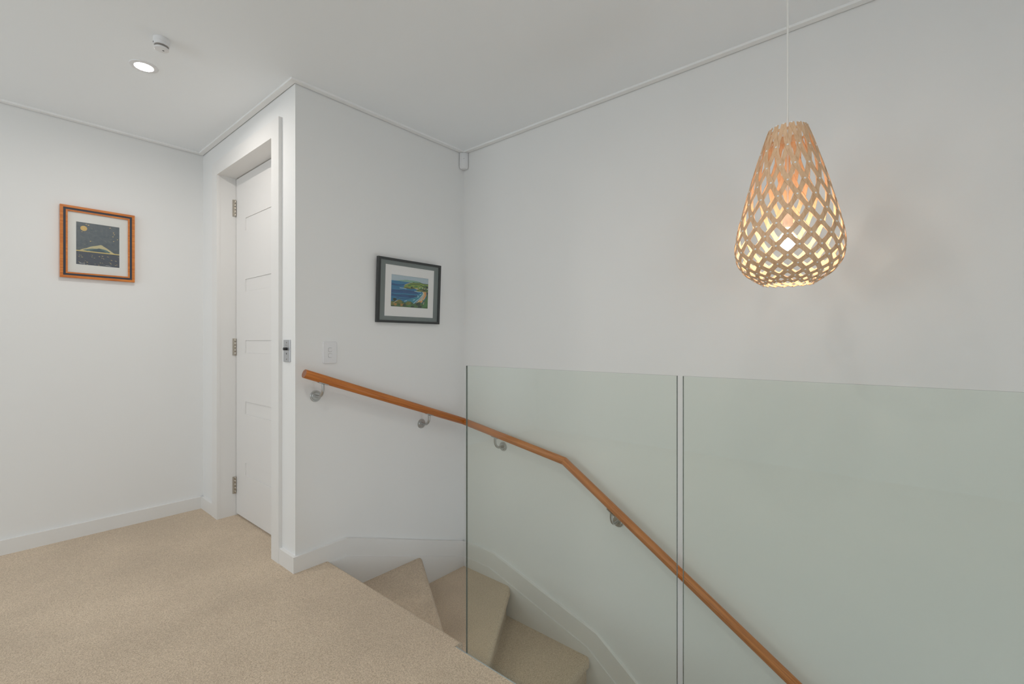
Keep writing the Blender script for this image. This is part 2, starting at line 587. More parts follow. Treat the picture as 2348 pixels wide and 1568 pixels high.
# ------------------------------------------------------------------ glass balustrade
tag(link('glass_channel', bbox((1.1585, 1.1650, YW + .01, Y_NOTCH - .002, -.2, -.003)), 'channel_metal'),
    'thin grey metal strip along the carpet edge at the foot of the glass', 'metal strip')
def glass_panel(y0, y1, label):
    bm = bmesh.new()
    x0, x1, z0, z1 = XG, XG + .007, -.19, 1.0305
    vs = box(bm, x0, x1, y0, y1, z0, z1)
    bm.faces.ensure_lookup_table()
    for f in bm.faces:
        n = f.calc_center_median()
        if min(abs(n.x - x0), abs(n.x - x1)) > 1e-4:
            f.material_index = 1
    return tag(link('glass_balustrade', bm, ['glass', 'glass_edge']), label, 'glass balustrade', 'frameless glass balustrade panels')
glass_panel(.4435, 1.2090, 'narrower clear glass balustrade panel with a free edge over the winder steps')
glass_panel(-1.9, .4280, 'wide clear glass balustrade panel running out of the picture on the right')

# ------------------------------------------------------------------ handrail
RR = .0212
OFF = .075
rp = [Vector((1.040, YC - OFF, .9655)), Vector((XR - OFF, YC - OFF, .6022)), Vector((XR - OFF, 1.4024, .474)), Vector((XR - OFF, -1.5, .474 - .641 * 2.9024))]
rail = tag(empty('handrail', rp[0]), 'round orange brown wooden handrail on steel brackets descending along the stair walls', 'handrail')
RO = rp[0].copy()
for i in range(3):
    a, b = rp[i], rp[i + 1]
    d = (b - a).normalized()
    up = Vector((0, 0, 1)); s = d.cross(up).normalized(); up = s.cross(d)
    Mx = Matrix((d, s, up)).transposed().to_4x4(); Mx.translation = a - RO
    L_ = (b - a).length
    def plane_n(k):
        if k == 0 or k == 3: return None
        return ((rp[k] - rp[k - 1]).normalized() + (rp[k + 1] - rp[k]).normalized()).normalized()
    bm = bmesh.new()
    n = 28
    rings = []
    for (t, k, inset) in ((0, i, 0), (0, i, .0012), (L_, i + 1, -.0012), (L_, i + 1, 0)):
        pn = plane_n(k)
        R = []
        for q in range(n):
            a_ = 2 * math.pi * q / n
            r_ = RR if inset else RR - .0009
            off = s * math.cos(a_) * r_ + up * math.sin(a_) * r_
            x = t + inset
            if pn is not None:
                x -= off.dot(pn) / d.dot(pn)
            R.append(bm.verts.new((x, math.cos(a_) * r_, math.sin(a_) * r_)))
        rings.append(R)
    for A, B in zip(rings, rings[1:]):
        for q in range(n):
            bm.faces.new((A[q], A[(q + 1) % n], B[(q + 1) % n], B[q]))
    f0 = bm.faces.new(rings[0][::-1]); f1 = bm.faces.new(rings[-1])
    f0.material_index = 1; f1.material_index = 1
    o = link('rail', bm, ['rail_wood', 'rail_end'], rail, smooth=50)
    o.matrix_local = Mx
def bracket(pos, normal, railz, slope_dir):
    e = empty('bracket'); e.parent = rail; e.location = Vector(pos) - RO
    n = Vector(normal)
    M = n.to_track_quat('Z', 'Y').to_matrix().to_4x4()
    bm = bmesh.new()
    lathe(bm, [(.0285, 0), (.0285, .003), (.027, .0048), (.0215, .0052), (.0205, .0085), (.0195, .0095), (.008, .0100), (.008, .012)], 32, M)
    link('rose', bm, 'steel', e, smooth=35)
    h = railz - pos[2] - RR - .003
    pts = [n * .006]
    R = .042
    pts.append(n * (OFF - R))
    for k in range(1, 9):
        a = math.pi / 2 * k / 8
        pts.append(n * (OFF - R + R * math.sin(a)) + Vector((0, 0, R * (1 - math.cos(a)))))
    pts.append(n * OFF + Vector((0, 0, max(h - .001, R + .002))))
    bm = bmesh.new(); tube(bm, pts, .0072, 16)
    link('arm', bm, 'steel', e, smooth=50)
    bm = bmesh.new()
    d = Vector(slope_dir).normalized(); side = n.copy(); u = d.cross(side).normalized()
    if u.z < 0: u = -u
    c = n * OFF + Vector((0, 0, h))
    quad = []
    for sx, sy in ((-1, -1), (1, -1), (1, 1), (-1, 1)):
        quad.append(c + d * (.026 * sx) + side * (.010 * sy))
    prism(bm, quad, u * .0045)
    link('saddle', bm, 'steel', e)
d1 = rp[1] - rp[0]; d2 = rp[2] - rp[1]; d3 = rp[3] - rp[2]
for x, z in ((1.133, .8442), (1.800, .6162)):
    bracket((x, YC, z), (0, -1, 0), rp[0].z + (x - rp[0].x) * d1.z / d1.x, d1)
bracket((XR, 1.908, .4666), (-1, 0, 0), rp[1].z + (1.908 - rp[1].y) * d2.z / d2.y, d2)
bracket((XR, 1.122, .198), (-1, 0, 0), rp[2].z + (1.122 - rp[2].y) * d3.z / d3.y - .006, d3)

# ------------------------------------------------------------------ pendant lamp
PX, PY = 1.670, .2835
BZ = 1.117 + (783.3 - 548) * (1.456 / 1062.65)
K = 1.456 / 1062.65 / 3.565            # metres per zoomed pixel (vertical)
rows_px = [148, 330, 482, 614, 737, 850, 957, 1053, 1145, 1226, 1294, 1349, 1392, 1424, 1446]
prof_px = [(130, 150), (150, 160), (325, 238), (480, 292), (600, 334), (735, 372), (850, 408), (950, 432), (1050, 449), (1100, 452), (1150, 448),
           (1226, 430), (1300, 388), (1350, 345), (1400, 278), (1440, 222), (1460, 196)]
def zpx(y):
    return 1.117 + (783.3 - (240 + y / 3.565)) * (1.456 / 1062.65)
Z0 = zpx(1455)
def rad(y):
    for (a, ra), (b, rb) in zip(prof_px, prof_px[1:]):
        if a <= y <= b:
            return (ra + (rb - ra) * (y - a) / (b - a)) * K * .865
    return (prof_px[0][1] if y < prof_px[0][0] else prof_px[-1][1]) * K * .865
# perspective of the near surface: front rows appear higher than the axis level, undo it
def true_z(y):
    r = rad(y)
    dz = zpx(y) - 1.117
    return 1.117 + dz * (1.456 - r * .86) / 1.456
def smooth_rows(n_sub=4):
    pts = []
    m = len(rows_px)
    for k in range((m - 1) * n_sub + 1):
        t = k / n_sub
        i = min(int(t), m - 2); u = t - i
        g = lambda q: rows_px[max(0, min(m - 1, q))]
        p0, p1, p2, p3 = g(i - 1), g(i), g(i + 1), g(i + 2)
        y = .5 * (2 * p1 + (p2 - p0) * u + (2 * p0 - 5 * p1 + 4 * p2 - p3) * u * u + (3 * p1 - p0 - 3 * p2 + p3) * u ** 3)
        pts.append((t, y))
    return pts
pend = tag(empty('pendant_lamp', (PX, PY, Z0)), 'teardrop pendant lamp of riveted pale wooden lattice strips on a white cord', 'pendant lamp')
NS = 16
DA = math.pi / NS
rows = smooth_rows(5)
def smooth_seq(v, it=6):
    for _ in range(it):
        v = [v[0]] + [(v[i - 1] + 2 * v[i] + v[i + 1]) / 4 for i in range(1, len(v) - 1)] + [v[-1]]
    return v
RS = smooth_seq([rad(y) for t, y in rows])
ZS = smooth_seq([true_z(y) - Z0 for t, y in rows], 3)
def strip_mesh(sign, lift):
    bm = bmesh.new()
    n = len(rows)
    C = [Vector((RS[k] * math.cos(sign * DA * rows[k][0]), RS[k] * math.sin(sign * DA * rows[k][0]), ZS[k])) for k in range(n)]
    prev = None
    for k in range(n):
        a = sign * DA * rows[k][0]
        k0, k1 = max(0, k - 1), min(n - 1, k + 1)
        dr, dz = RS[k1] - RS[k0], ZS[k1] - ZS[k0]
        nr = Vector((-dz, dr)).normalized()
        if nr.x < 0: nr = -nr
        nrm = Vector((nr.x * math.cos(a), nr.x * math.sin(a), nr.y))
        tan = (C[k1] - C[k0]).normalized()
        wv = nrm.cross(tan).normalized()
        w = .0064 + .0016 * abs(math.cos(math.pi * rows[k][0])) ** 1.5
        t = rows[k][0]
        if t > 11: w *= 1 - .09 * (t - 11)
        if t < 2.5: w *= .84 + .16 * t / 2.5
        cc = C[k] + nrm * lift
        q = [bm.verts.new(cc + wv * w + nrm * .0007), bm.verts.new(cc - wv * w + nrm * .0007),
             bm.verts.new(cc - wv * w - nrm * .0007), bm.verts.new(cc + wv * w - nrm * .0007)]
        if prev:
            for i in range(4):
                bm.faces.new((prev[i], prev[(i + 1) % 4], q[(i + 1) % 4], q[i]))
        else:
            bm.faces.new(q[::-1])
        prev = q
    bm.faces.new(prev)
    bmesh.ops.recalc_face_normals(bm, faces=bm.faces)
    me = bpy.data.meshes.new('strip')
    bm.to_mesh(me); bm.free()
    me.materials.append(MATS['bamboo'])
    for p in me.polygons: p.use_smooth = True
    me.set_sharp_from_angle(angle=math.radians(40))
    return me
PH0 = math.radians(9.6) + DA
for sign, lift in ((1, .0008), (-1, -.0008)):
    me = strip_mesh(sign, lift)
    for i in range(NS):
        o = bpy.data.objects.new('strip', me)
        COL.objects.link(o)
        o.parent = pend
        o.rotation_euler = (0, 0, PH0 + 2 * math.pi * i / NS)
bm = bmesh.new()
for r_i in range(len(rows_px)):
    k = r_i * 5
    k0, k1 = max(0, k - 1), min(len(rows) - 1, k + 1)
    nr = Vector((-(ZS[k1] - ZS[k0]), RS[k1] - RS[k0])).normalized()
    if nr.x < 0: nr = -nr
    for i in range(NS):
        a = PH0 + 2 * math.pi * i / NS + DA * r_i
        nrm = Vector((nr.x * math.cos(a), nr.x * math.sin(a), nr.y))
        M = nrm.to_track_quat('Z', 'Y').to_matrix().to_4x4()
        M.translation = Vector((RS[k] * math.cos(a), RS[k] * math.sin(a), ZS[k])) + nrm * .0012
        rr = .0031 if r_i < 10 else .0025
        lathe(bm, [(rr, -.001), (rr, .0008), (rr * .6, .0016), (0, .0019)], 8, M, cap=False)
o = link('rivets', bm, 'rivet', pend, smooth=60); o['kind'] = 'stuff'
# inner ring that closes the top of the shade
zt_ = ZS[0]
bm = bmesh.new()
rt = RS[2] - .004
lathe(bm, [(rt, zt_ - .022), (rt, zt_ - .014), (rt - .002, zt_ - .014), (rt - .002, zt_ - .022), (rt, zt_ - .022)], 40, cap=False)
link('top_ring', bm, 'bamboo', pend, smooth=40)
bm = bmesh.new()
for a in (0, math.pi * 2 / 3, math.pi * 4 / 3):
    tube(bm, [(0, 0, zt_ - .018), (rt * math.cos(a), rt * math.sin(a), zt_ - .018)], .0012, 8)
link('support_wire', bm, 'cord_white', pend)
hz = lambda y: zpx(y) - Z0
bm = bmesh.new(); tube(bm, [(0, 0, ZC - Z0 - .02), (0, 0, hz(826))], .0030, 12)
link('cord', bm, 'cord_white', pend, smooth=60)
bm = bmesh.new()
lathe(bm, [(.0035, hz(811)), (.006, hz(826)), (.0085, hz(864)), (.013, hz(906)), (.0145, hz(931)), (.0145, hz(971)), (.0158, hz(976)), (.0158, hz(1011)), (.0135, hz(1018)), (.0125, hz(1038)), (0, hz(1038))], 28, cap=False)
link('lamp_holder', bm, 'holder_white', pend, smooth=40)
bm = bmesh.new()
lathe(bm, [(.0120, hz(1034)), (.0135, hz(1051)), (.020, hz(1071)), (.0255, hz(1101)), (.0270, hz(1126)), (.0255, hz(1154)), (.019, hz(1178)), (.010, hz(1191)), (0, hz(1195))], 28, cap=False)
link('bulb', bm, 'bulb_glow', pend, smooth=80)
bm = bmesh.new()
lathe(bm, [(.055, ZC - Z0), (.055, ZC - Z0 - .014), (.048, ZC - Z0 - .022), (.006, ZC - Z0 - .024), (0, ZC - Z0 - .024)], 32, cap=False)
link('ceiling_rose', bm, 'holder_white', pend, smooth=40)

# ------------------------------------------------------------------ ceiling fittings
def downlight(x, y, label, glow='downlight_glow'):
    dl = tag(empty('downlight', (x, y, ZC)), label, 'downlight', 'recessed ceiling downlights')
    bm = bmesh.new()
    lathe(bm, [(.0325, -.0005), (.0360, -.0045), (.047, -.0045), (.0525, -.003), (.054, 0)], 48, cap=False)
    lathe(bm, [(.0325, -.0005), (.0325, 0)], 48, cap=False)
    link('trim_ring', bm, 'plastic', dl, smooth=40)
    bm = bmesh.new()
    lathe(bm, [(.0328, -.0004), (.02, -.0010), (0, -.0012)], 48, cap=False)
    link('diffuser', bm, glow, dl, smooth=60)
downlight(.525, 2.661, 'round recessed downlight glowing warm white beside the small ceiling detector')
downlight(.84, .20, 'recessed downlight in the ceiling beside the stairwell, nearest the pendant lamp', 'downlight_glow_dimmed')
downlight(.25, 1.05, 'unseen downlight added over the landing to brighten the carpet and treads', 'downlight_glow_added')  # added lamp, out of view, lifts the carpet, treads and stair end wall

sd = tag(empty('smoke_detector', (.525, 2.365, ZC)), 'small white cylindrical ceiling detector with a dark slot near the downlight', 'smoke detector')
bm = bmesh.new()
lathe(bm, [(.0285, 0), (.0285, -.017), (.0278, -.0175), (.0275, -.030), (.0262, -.031), (0, -.031)], 40, cap=False)
link('base', bm, 'plastic', sd, smooth=35)
bm = bmesh.new()
lathe(bm, [(.0240, -.030), (.0240, -.0405)], 40, cap=False)
link('vent_gap', bm, 'gap_shade_and_marks', sd, smooth=35)
bm = bmesh.new()
lathe(bm, [(0, -.0393), (.0255, -.0393), (.0262, -.0408), (.0260, -.0433), (.024, -.0452), (.012, -.0467), (0, -.0472)], 40, cap=False)
cap = link('cap', bm, 'plastic', sd, smooth=35)
link('test_button', bbox((.003, .009, -.0035, .0005, -.0478, -.0462)), 'dark_hole', cap)
link('indicator', bbox((-.0285, -.0268, -.0025, .0005, -.0275, -.0222)), 'dark_hole', sd)

# motion sensor in the corner below the ceiling
ms = tag(empty('motion_sensor', (XR - .0222, YC - .0222, 2.262), math.radians(-135)), 'small white motion sensor mounted in the top corner of the stairwell', 'motion sensor')
# local +X points into the room
bm = bmesh.new()
W2 = .0285
out = []
for k in range(9):
    t = -1 + 2 * k / 8
    out.append((.012 * (1 - t * t) + .004, W2 * t))
back = [(-.0165, W2 * .36), (-.0165, -W2 * .36)]
pl = out + back
def scaled(z, s=1): return [bm.verts.new((x if x < 0 else x * s, y * (.6 + .4 * s), z)) for x, y in pl]
levels = [scaled(-.000, .45), scaled(.004, .8), scaled(.012, 1), scaled(.103, 1), scaled(.105, .93)]
for A, B in zip(levels, levels[1:]):
    for i in range(len(pl)):
        bm.faces.new((A[i], A[(i + 1) % len(pl)], B[(i + 1) % len(pl)], B[i]))
bm.faces.new(levels[0][::-1]); bm.faces.new(levels[-1])
link('body', bm, 'plastic', ms, smooth=30)
bm = bmesh.new()
A = []; B = []
for k in range(1, 8):
    t = -1 + 2 * k / 8
    x = .012 * (1 - t * t) + .0052
    A.append(bm.verts.new((x, W2 * t, .020))); B.append(bm.verts.new((x, W2 * t, .052)))
for i in range(6):
    bm.faces.new((A[i], A[i + 1], B[i + 1], B[i]))
link('lens', bm, 'plastic', ms, smooth=60)
bm = bmesh.new(); lathe(bm, [(.0018, 0), (.0015, .001), (0, .0012)], 10, Matrix.Translation((.0158, 0, .064)) @ Matrix.Rotation(math.pi / 2, 4, 'Y'), cap=False)
link('indicator', bm, 'navy_band', ms)

# ------------------------------------------------------------------ wall fittings
sw = tag(empty('light_switch', (1.2067, YC, 1.0614)), 'white wall switch plate with two small rocker buttons above the handrail', 'light switch')
bm = bmesh.new()
o1 = rrect(.074, .112, .008)
o2 = rrect(.070, .108, .0065)
a = [bm.verts.new((x, 0, z)) for x, z in o1]; b = [bm.verts.new((x, -.006, z)) for x, z in o1]; c = [bm.verts.new((x, -.0078, z)) for x, z in o2]
for A, B in ((a, b), (b, c)):
    for i in range(len(o1)):
        bm.faces.new((A[i], A[(i + 1) % len(o1)], B[(i + 1) % len(o1)], B[i]))
bm.faces.new(c)
link('plate', bm, 'plastic', sw, smooth=30)
for z, tilt in ((.0140, 1), (-.0150, -1)):
    bm = bmesh.new()
    oo = rrect(.0205, .0205, .0055)
    prism(bm, [(x, -.0070, z + q) for x, q in oo], (0, -.0010, 0))
    link('button_recess', bm, 'gap_shade_and_marks', sw)
    bm = bmesh.new()
    oo = rrect(.0185, .0185, .005)
    A = [bm.verts.new((x, -.0070, z + q)) for x, q in oo]
    B = [bm.verts.new((x, -.0098 - tilt * q * .09, z + q)) for x, q in oo]
    for i in range(len(oo)):
        bm.faces.new((A[i], A[(i + 1) % len(oo)], B[(i + 1) % len(oo)], B[i]))
    bm.faces.new(B)
    link('rocker', bm, 'plastic', sw, smooth=30)

cp = tag(empty('control_plate', (XD, 2.3424, 1.0715)), 'brushed metal control plate with a black knob on the wall beside the door', 'control plate')
PWY, PHZ, PT = .0355, .0548, .0055
bm = bmesh.new()
o1 = rrect(PWY * 2, PHZ * 2, .0015, 2); o2 = rrect(PWY * 2 - .003, PHZ * 2 - .003, .001, 2)
a = [bm.verts.new((0, y, z)) for y, z in o1]; b = [bm.verts.new((-PT + .001, y, z)) for y, z in o1]; c = [bm.verts.new((-PT, y, z)) for y, z in o2]
for A, B in ((a, b), (b, c)):
    for i in range(len(o1)):
        bm.faces.new((A[i], A[(i + 1) % len(o1)], B[(i + 1) % len(o1)], B[i]))
bm.faces.new(c); bm.faces.new(a[::-1])
link('plate', bm, 'plate_metal', cp)
FX = Matrix.Rotation(-math.pi / 2, 4, 'Y')     # local z -> -x
for z in (.041, -.0415):
    bm = bmesh.new(); lathe(bm, [(.0036, 0), (.0036, .0006), (.0026, .001), (0, .001)], 14, Matrix.Translation((-PT, .000, z)) @ FX, cap=False)
    link('screw', bm, 'gap_shade_and_marks', cp, smooth=40)
bm = bmesh.new(); lathe(bm, [(.0068, 0), (.0060, .0010), (.0048, .0010), (.0040, .0004), (0, .0004)], 18, Matrix.Translation((-PT, .001, -.014)) @ FX, cap=False)
hl = link('hole_rim', bm, 'plate_metal', cp, smooth=40)
bm = bmesh.new(); lathe(bm, [(.0044, .0005), (0, .0007)], 14, Matrix.Translation((-PT, .001, -.014)) @ FX, cap=False)
link('hole', bm, 'dark_hole', cp)
bm = bmesh.new(); lathe(bm, [(.0072, 0), (.0072, .0115), (.0062, .0125), (.0062, .014), (.0073, .0145), (.0073, .017), (.0060, .018), (0, .018)], 20, Matrix.Translation((-PT, -.006, .0100)) @ FX, cap=False)
link('knob', bm, 'black_plastic', cp, smooth=35)
bm = bmesh.new()     # worn engraved marking, a few short strokes
for y, z, h_, sl in ((.012, .0275, .005, .002), (.0085, .0285, .0045, -.001), (.006, .028, .002, 0), (-.002, .0282, .005, -.002), (-.006, .0275, .005, .002), (-.010, .027, .003, -.003)):
    prism(bm, [(-PT - .0002, y, z - h_ / 2), (-PT - .0002, y + .0016, z - h_ / 2), (-PT - .0002, y + .0016 - sl, z + h_ / 2), (-PT - .0002, y - sl, z + h_ / 2)], (.0004, 0, 0))
link('marking', bm, 'gap_shade_and_marks', cp)

# ------------------------------------------------------------------ framed pictures
def inv_bilinear(P, q):
    """P: (x,y) in zoomed pixels; q: TL,TR,BR,BL -> u right, v up in 0..1"""
    u, v = .5, .5
    for _ in range(12):
        a = [q[0][i] * (1 - u) * (1 - v) + q[1][i] * u * (1 - v) + q[2][i] * u * v + q[3][i] * (1 - u) * v for i in (0, 1)]
        du = [(q[1][i] - q[0][i]) * (1 - v) + (q[2][i] - q[3][i]) * v for i in (0, 1)]
        dv = [(q[3][i] - q[0][i]) * (1 - u) + (q[2][i] - q[1][i]) * u for i in (0, 1)]
        ex, ey = P[0] - a[0], P[1] - a[1]
        det = du[0] * dv[1] - du[1] * dv[0]
        u += (ex * dv[1] - ey * dv[0]) / det
        v += (du[0] * ey - du[1] * ex) / det
    return u, 1 - v

class Print:
    """flat printed picture: coloured shapes on one thin sheet (local XZ, facing -Y)"""
    def __init__(s, rect, quad):
        s.rect, s.quad, s.bm, s.mats, s.n = rect, quad, bmesh.new(), [], 0
    def mi(s, m):
        if m not in s.mats: s.mats.append(m)
        return s.mats.index(m)
    def uv(s, u, v):
        r = s.rect
        return r[0] + (r[1] - r[0]) * min(1, max(0, u)), r[2] + (r[3] - r[2]) * min(1, max(0, v))
    def poly(s, pts, m, px=True):
        s.n += 1
        y = -.00002 * s.n
        P = [inv_bilinear(p, s.quad) if px else p for p in pts]
        V = [s.uv(*p) for p in P]
        try:
            f = s.bm.faces.new([s.bm.verts.new((x, y, z)) for x, z in V])
            f.material_index = s.mi(m)
        except ValueError:
            pass
    def line(s, pts, w, m):
        """stroke of width w (zoomed px)"""
        for (x0, y0), (x1, y1) in zip(pts, pts[1:]):
            L_ = math.hypot(x1 - x0, y1 - y0) or 1
            nx, ny = -(y1 - y0) / L_ * w / 2, (x1 - x0) / L_ * w / 2
            s.poly([(x0 + nx, y0 + ny), (x1 + nx, y1 + ny), (x1 - nx, y1 - ny), (x0 - nx, y0 - ny)], m)
    def blob(s, x, y, rx, ry, m, n=10, seed=0, jag=.25):
        rnd = random.Random(seed * 77 + int(x) * 13 + int(y))
        s.poly([(x + rx * math.cos(2 * math.pi * k / n) * (1 + rnd.uniform(-jag, jag)), y + ry * math.sin(2 * math.pi * k / n) * (1 + rnd.uniform(-jag, jag))) for k in range(n)], m)
    def build(s, parent):
        bmesh.ops.recalc_face_normals(s.bm, faces=s.bm.faces)
        for f in s.bm.faces:
            if f.normal.y > 0: f.normal_flip()
        me = bpy.data.meshes.new('print')
        s.bm.to_mesh(me); s.bm.free()
        for m in s.mats: me.materials.append(MATS[m])
        o = bpy.data.objects.new('print', me)
        COL.objects.link(o); o.parent = parent
        return o

def pmat(n, c, c2=None, sc=120, st=(1, 1, 1)):
    if n.startswith('p2_'):
        c = tuple(min(250, v * 1.12 + 4) for v in c)
        c2 = c2 and tuple(min(250, v * 1.12 + 4) for v in c2)
    mat(n, srgb(*c), .8, spec=.2, col2=srgb(*c2) if c2 else None, vscale=sc, stretch=st)

# --- orange framed print of a moonlit island
P1W, P1H = .3289, .4075
p1 = tag(empty('framed_picture', (.3354 + P1W / 2, YL - .001, 1.4795 + P1H / 2)), 'orange and navy framed print of a moonlit island on the left wall', 'picture')
hw, hh = P1W / 2, P1H / 2
def ring(w0, w1, y0, y1, m, name, parent, W=hw, H=hh):
    bm = bmesh.new()
    frame_bm(bm, (-W + w0, W - w0, -H + w0, H - w0), (-W + w1, W - w1, -H + w1, H - w1), y0, y1)
    return link(name, bm, m, parent)
ring(0, .0128, 0, -.020, 'orange_wood', 'outer_frame', p1)
ring(.0128, .0236, -.002, -.0165, 'navy_band', 'inner_band', p1)
ring(.0236, .0315, -.002, -.0185, 'orange_wood', 'inner_bead', p1)
link('backing_board', bbox((-hw + .006, hw - .006, -.004, -.001, -hh + .006, hh - .006)), 'backing', p1)
ix0, ix1 = .4028 - .3354 - hw, .5936 - .3354 - hw
iz0, iz1 = 1.5603 - 1.4795 - hh, 1.803 - 1.4795 - hh
bm = bmesh.new()
frame_bm(bm, (-hw + .030, hw - .030, -hh + .030, hh - .030), (ix0, ix1, iz0, iz1), -.0060, -.0095)
link('mount', bm, 'mat_board', p1)
pmat('p1_sky', (80, 92, 102), (106, 116, 120), 50, (1, 1, 1))
pmat('p1_sky_fleck', (122, 132, 122))
pmat('p1_gold_fleck', (200, 178, 128))
pmat('p1_moon', (226, 196, 126), (214, 178, 100), 200)
pmat('p1_cream', (216, 200, 150), (190, 186, 150), 160)
pmat('p1_teal', (112, 140, 138), (74, 100, 104), 140)
pmat('p1_deep', (72, 98, 108), (64, 84, 96), 140)
pmat('p1_line', (222, 200, 130))
pmat('p1_sea', (62, 70, 84), (88, 94, 104), 90, (1, 1, 3))
pmat('p1_pale', (200, 204, 206))
q1 = [(412, 425), (1155, 530), (1152, 1222), (410, 1155)]
pr = Print((ix0 - .002, ix1 + .002, iz0 - .002, iz1 + .002), q1)
pr.poly([(0, 0), (1, 0), (1, 1), (0, 1)], 'p1_sky', px=False)
rnd = random.Random(4)
for k in range(70):
    x, y = rnd.uniform(430, 1140), rnd.uniform(470, 900)
    L_ = rnd.uniform(12, 40)
    pr.line([(x, y), (x + L_, y + L_ * rnd.uniform(.2, 1.1))], rnd.uniform(3, 7), rnd.choice(['p1_sky_fleck', 'p1_deep', 'p1_sky_fleck', 'p1_deep', 'p1_sky_fleck']))
for x, y in ((1045, 625), (1060, 655), (1030, 690), (580, 480), (620, 495), (1110, 740), (650, 765), (985, 545), (1045, 770), (515, 605)):
    pr.blob(x, y, 14, 7, 'p1_gold_fleck', 7, 3, .5)
pr.poly([(412 + 743 * 0, 935), (1152, 1012), (1152, 1222), (410, 1155)], 'p1_sea')
for k in range(85):
    x = rnd.uniform(430, 1135); y = rnd.uniform(975, 1170) + (x - 410) * .08
    if y > 1145 + (x - 410) * .09: continue
    L_ = rnd.uniform(10, 32)
    pr.line([(x, y), (x + L_, y + L_ * .35)], rnd.uniform(4, 9), 'p1_gold_fleck' if rnd.random() < .45 else 'p1_deep')
isl = [(470, 912), (520, 895), (590, 880), (640, 860), (700, 848), (735, 845), (790, 835), (820, 830), (845, 836), (870, 855), (930, 890), (1000, 940), (1040, 968), (1085, 990), (900, 972), (700, 950)]
pr.poly(isl, 'p1_cream')
pr.poly([(520, 908), (600, 898), (680, 890), (740, 892), (800, 888), (870, 902), (930, 925), (985, 958), (960, 978), (800, 962), (640, 945)], 'p1_teal')
pr.poly([(640, 925), (720, 905), (800, 888), (830, 912), (910, 945), (920, 970), (780, 958), (680, 945)], 'p1_deep')
pr.line([(410, 918), (1154, 996)], 15, 'p1_line')
pr.poly([(542 + 56 * math.cos(a * math.pi / 12), 549 + 43 * math.sin(a * math.pi / 12) + 8 * math.cos(a * math.pi / 12)) for a in range(24)], 'p1_moon')
for seg in ([(470, 1130), (485, 1120), (478, 1140), (500, 1132), (512, 1142), (530, 1135), (552, 1142), (545, 1158)], [(872, 1168), (880, 1170)],
            [(900, 1172), (912, 1176), (925, 1172), (938, 1182), (955, 1178), (970, 1190), (985, 1186)], [(992, 1180), (1002, 1182)]):
    pr.line(seg, 5, 'p1_pale')
o = pr.build(p1); o.location = (0, -.0062, 0)
bm = bbox((-hw + .031, hw - .031, -.0112, -.0102, -hh + .031, hh - .031))
link('glazing', bm, 'picture_glass', p1)

# --- black framed print of a coastal bay, leaning slightly forward at the top
P2W, P2H = .454, .367
lean = math.atan2(.017, .366)
p2 = tag(empty('framed_picture', (1.4745 + P2W / 2, YC - .0012, 1.2270)), 'black framed coastal bay print with grey mount on the wall above the handrail', 'picture')
p2.rotation_euler = (lean, 0, 0)
hw, hh = P2W / 2, P2H / 2
def up2(bm):
    for v in bm.verts: v.co.z += hh
    return bm
def ring2(rects, y0, y1, m, name):
    bm = bmesh.new(); frame_bm(bm, rects[0], rects[1], y0, y1); return link(name, up2(bm), m, p2)
D = -.0175
ro = (-hw, hw, -hh, hh)
ri = (-hw + .0165, hw - .0165, -hh + .0130, hh - .0130)
ring2((ro, ri), 0, D, 'black_frame', 'frame')
# a fine step along the frame
ring2(((-hw + .0105, hw - .0105, -hh + .0085, hh - .0085), ri), D, D - .0012, 'black_frame', 'frame_bead')
rm = (1.5255 - 1.4745 - hw, 1.8785 - 1.4745 - hw, 1.2645 - 1.227 - hh, 1.5570 - 1.227 - hh)
ring2((ri, rm), -.008, -.0125, 'mat_grey', 'outer_mount')
rp2 = (1.568 - 1.4745 - hw, 1.836 - 1.4745 - hw, 1.3208 - 1.227 - hh, 1.5034 - 1.227 - hh)
ring2(((rm[0] - .002, rm[1] + .002, rm[2] - .002, rm[3] + .002), rp2), -.0075, -.0105, 'mat_white', 'inner_mount')
link('backing_board', up2(bbox((-hw + .008, hw - .008, -.004, -.001, -hh + .006, hh - .006))), 'backing', p2)
for n_, c_, c2_ in (('sky', (150, 168, 178), (164, 178, 184)), ('far', (112, 152, 134), (126, 160, 140)), ('sea', (28, 96, 138), (40, 112, 146)), ('sea_deep', (22, 66, 114), (30, 84, 128)),
                    ('sea_dark', (20, 52, 88), None), ('sea_teal', (58, 134, 148), (44, 118, 140)), ('surf', (178, 204, 208), None), ('land', (102, 128, 54), (128, 150, 68)), ('land_dark', (44, 58, 30), None),
                    ('land_olive', (120, 118, 52), (88, 98, 44)), ('sand', (206, 178, 134), (190, 160, 116)), ('sand_orange', (196, 132, 66), None), ('sand_grey', (170, 166, 156), None), ('bush', (50, 82, 46), (72, 104, 50)),
                    ('bush_dark', (30, 50, 34), None), ('bush_bright', (76, 128, 62), (50, 96, 50)), ('ochre', (166, 112, 50), (140, 120, 60))):
    pmat('p2_' + n_, c_, c2_, 130)
q2 = [(413, 478), (1107, 570), (1090, 1130), (390, 1083)]
pr = Print(tuple(a + b for a, b in zip(rp2, (-.002, .002, -.002, .002))), q2)
pr.poly([(0, 0), (1, 0), (1, 1), (0, 1)], 'p2_sky', px=False)
pr.poly([(500, 605), (560, 598), (620, 596), (670, 588), (720, 596), (800, 604), (880, 616), (940, 634), (960, 650), (780, 650), (600, 626)], 'p2_far')
pr.poly([(405, 594), (520, 608), (640, 624), (760, 640), (1000, 700), (1095, 800), (1092, 1000), (800, 1120), (390, 1083)], 'p2_sea')
pr.poly([(405, 594), (520, 606), (640, 624), (740, 640), (700, 656), (560, 645), (404, 628)], 'p2_sea')
pr.poly([(404, 640), (500, 664), (600, 676), (660, 668), (650, 690), (560, 690), (470, 684), (403, 668)], 'p2_sea_deep')
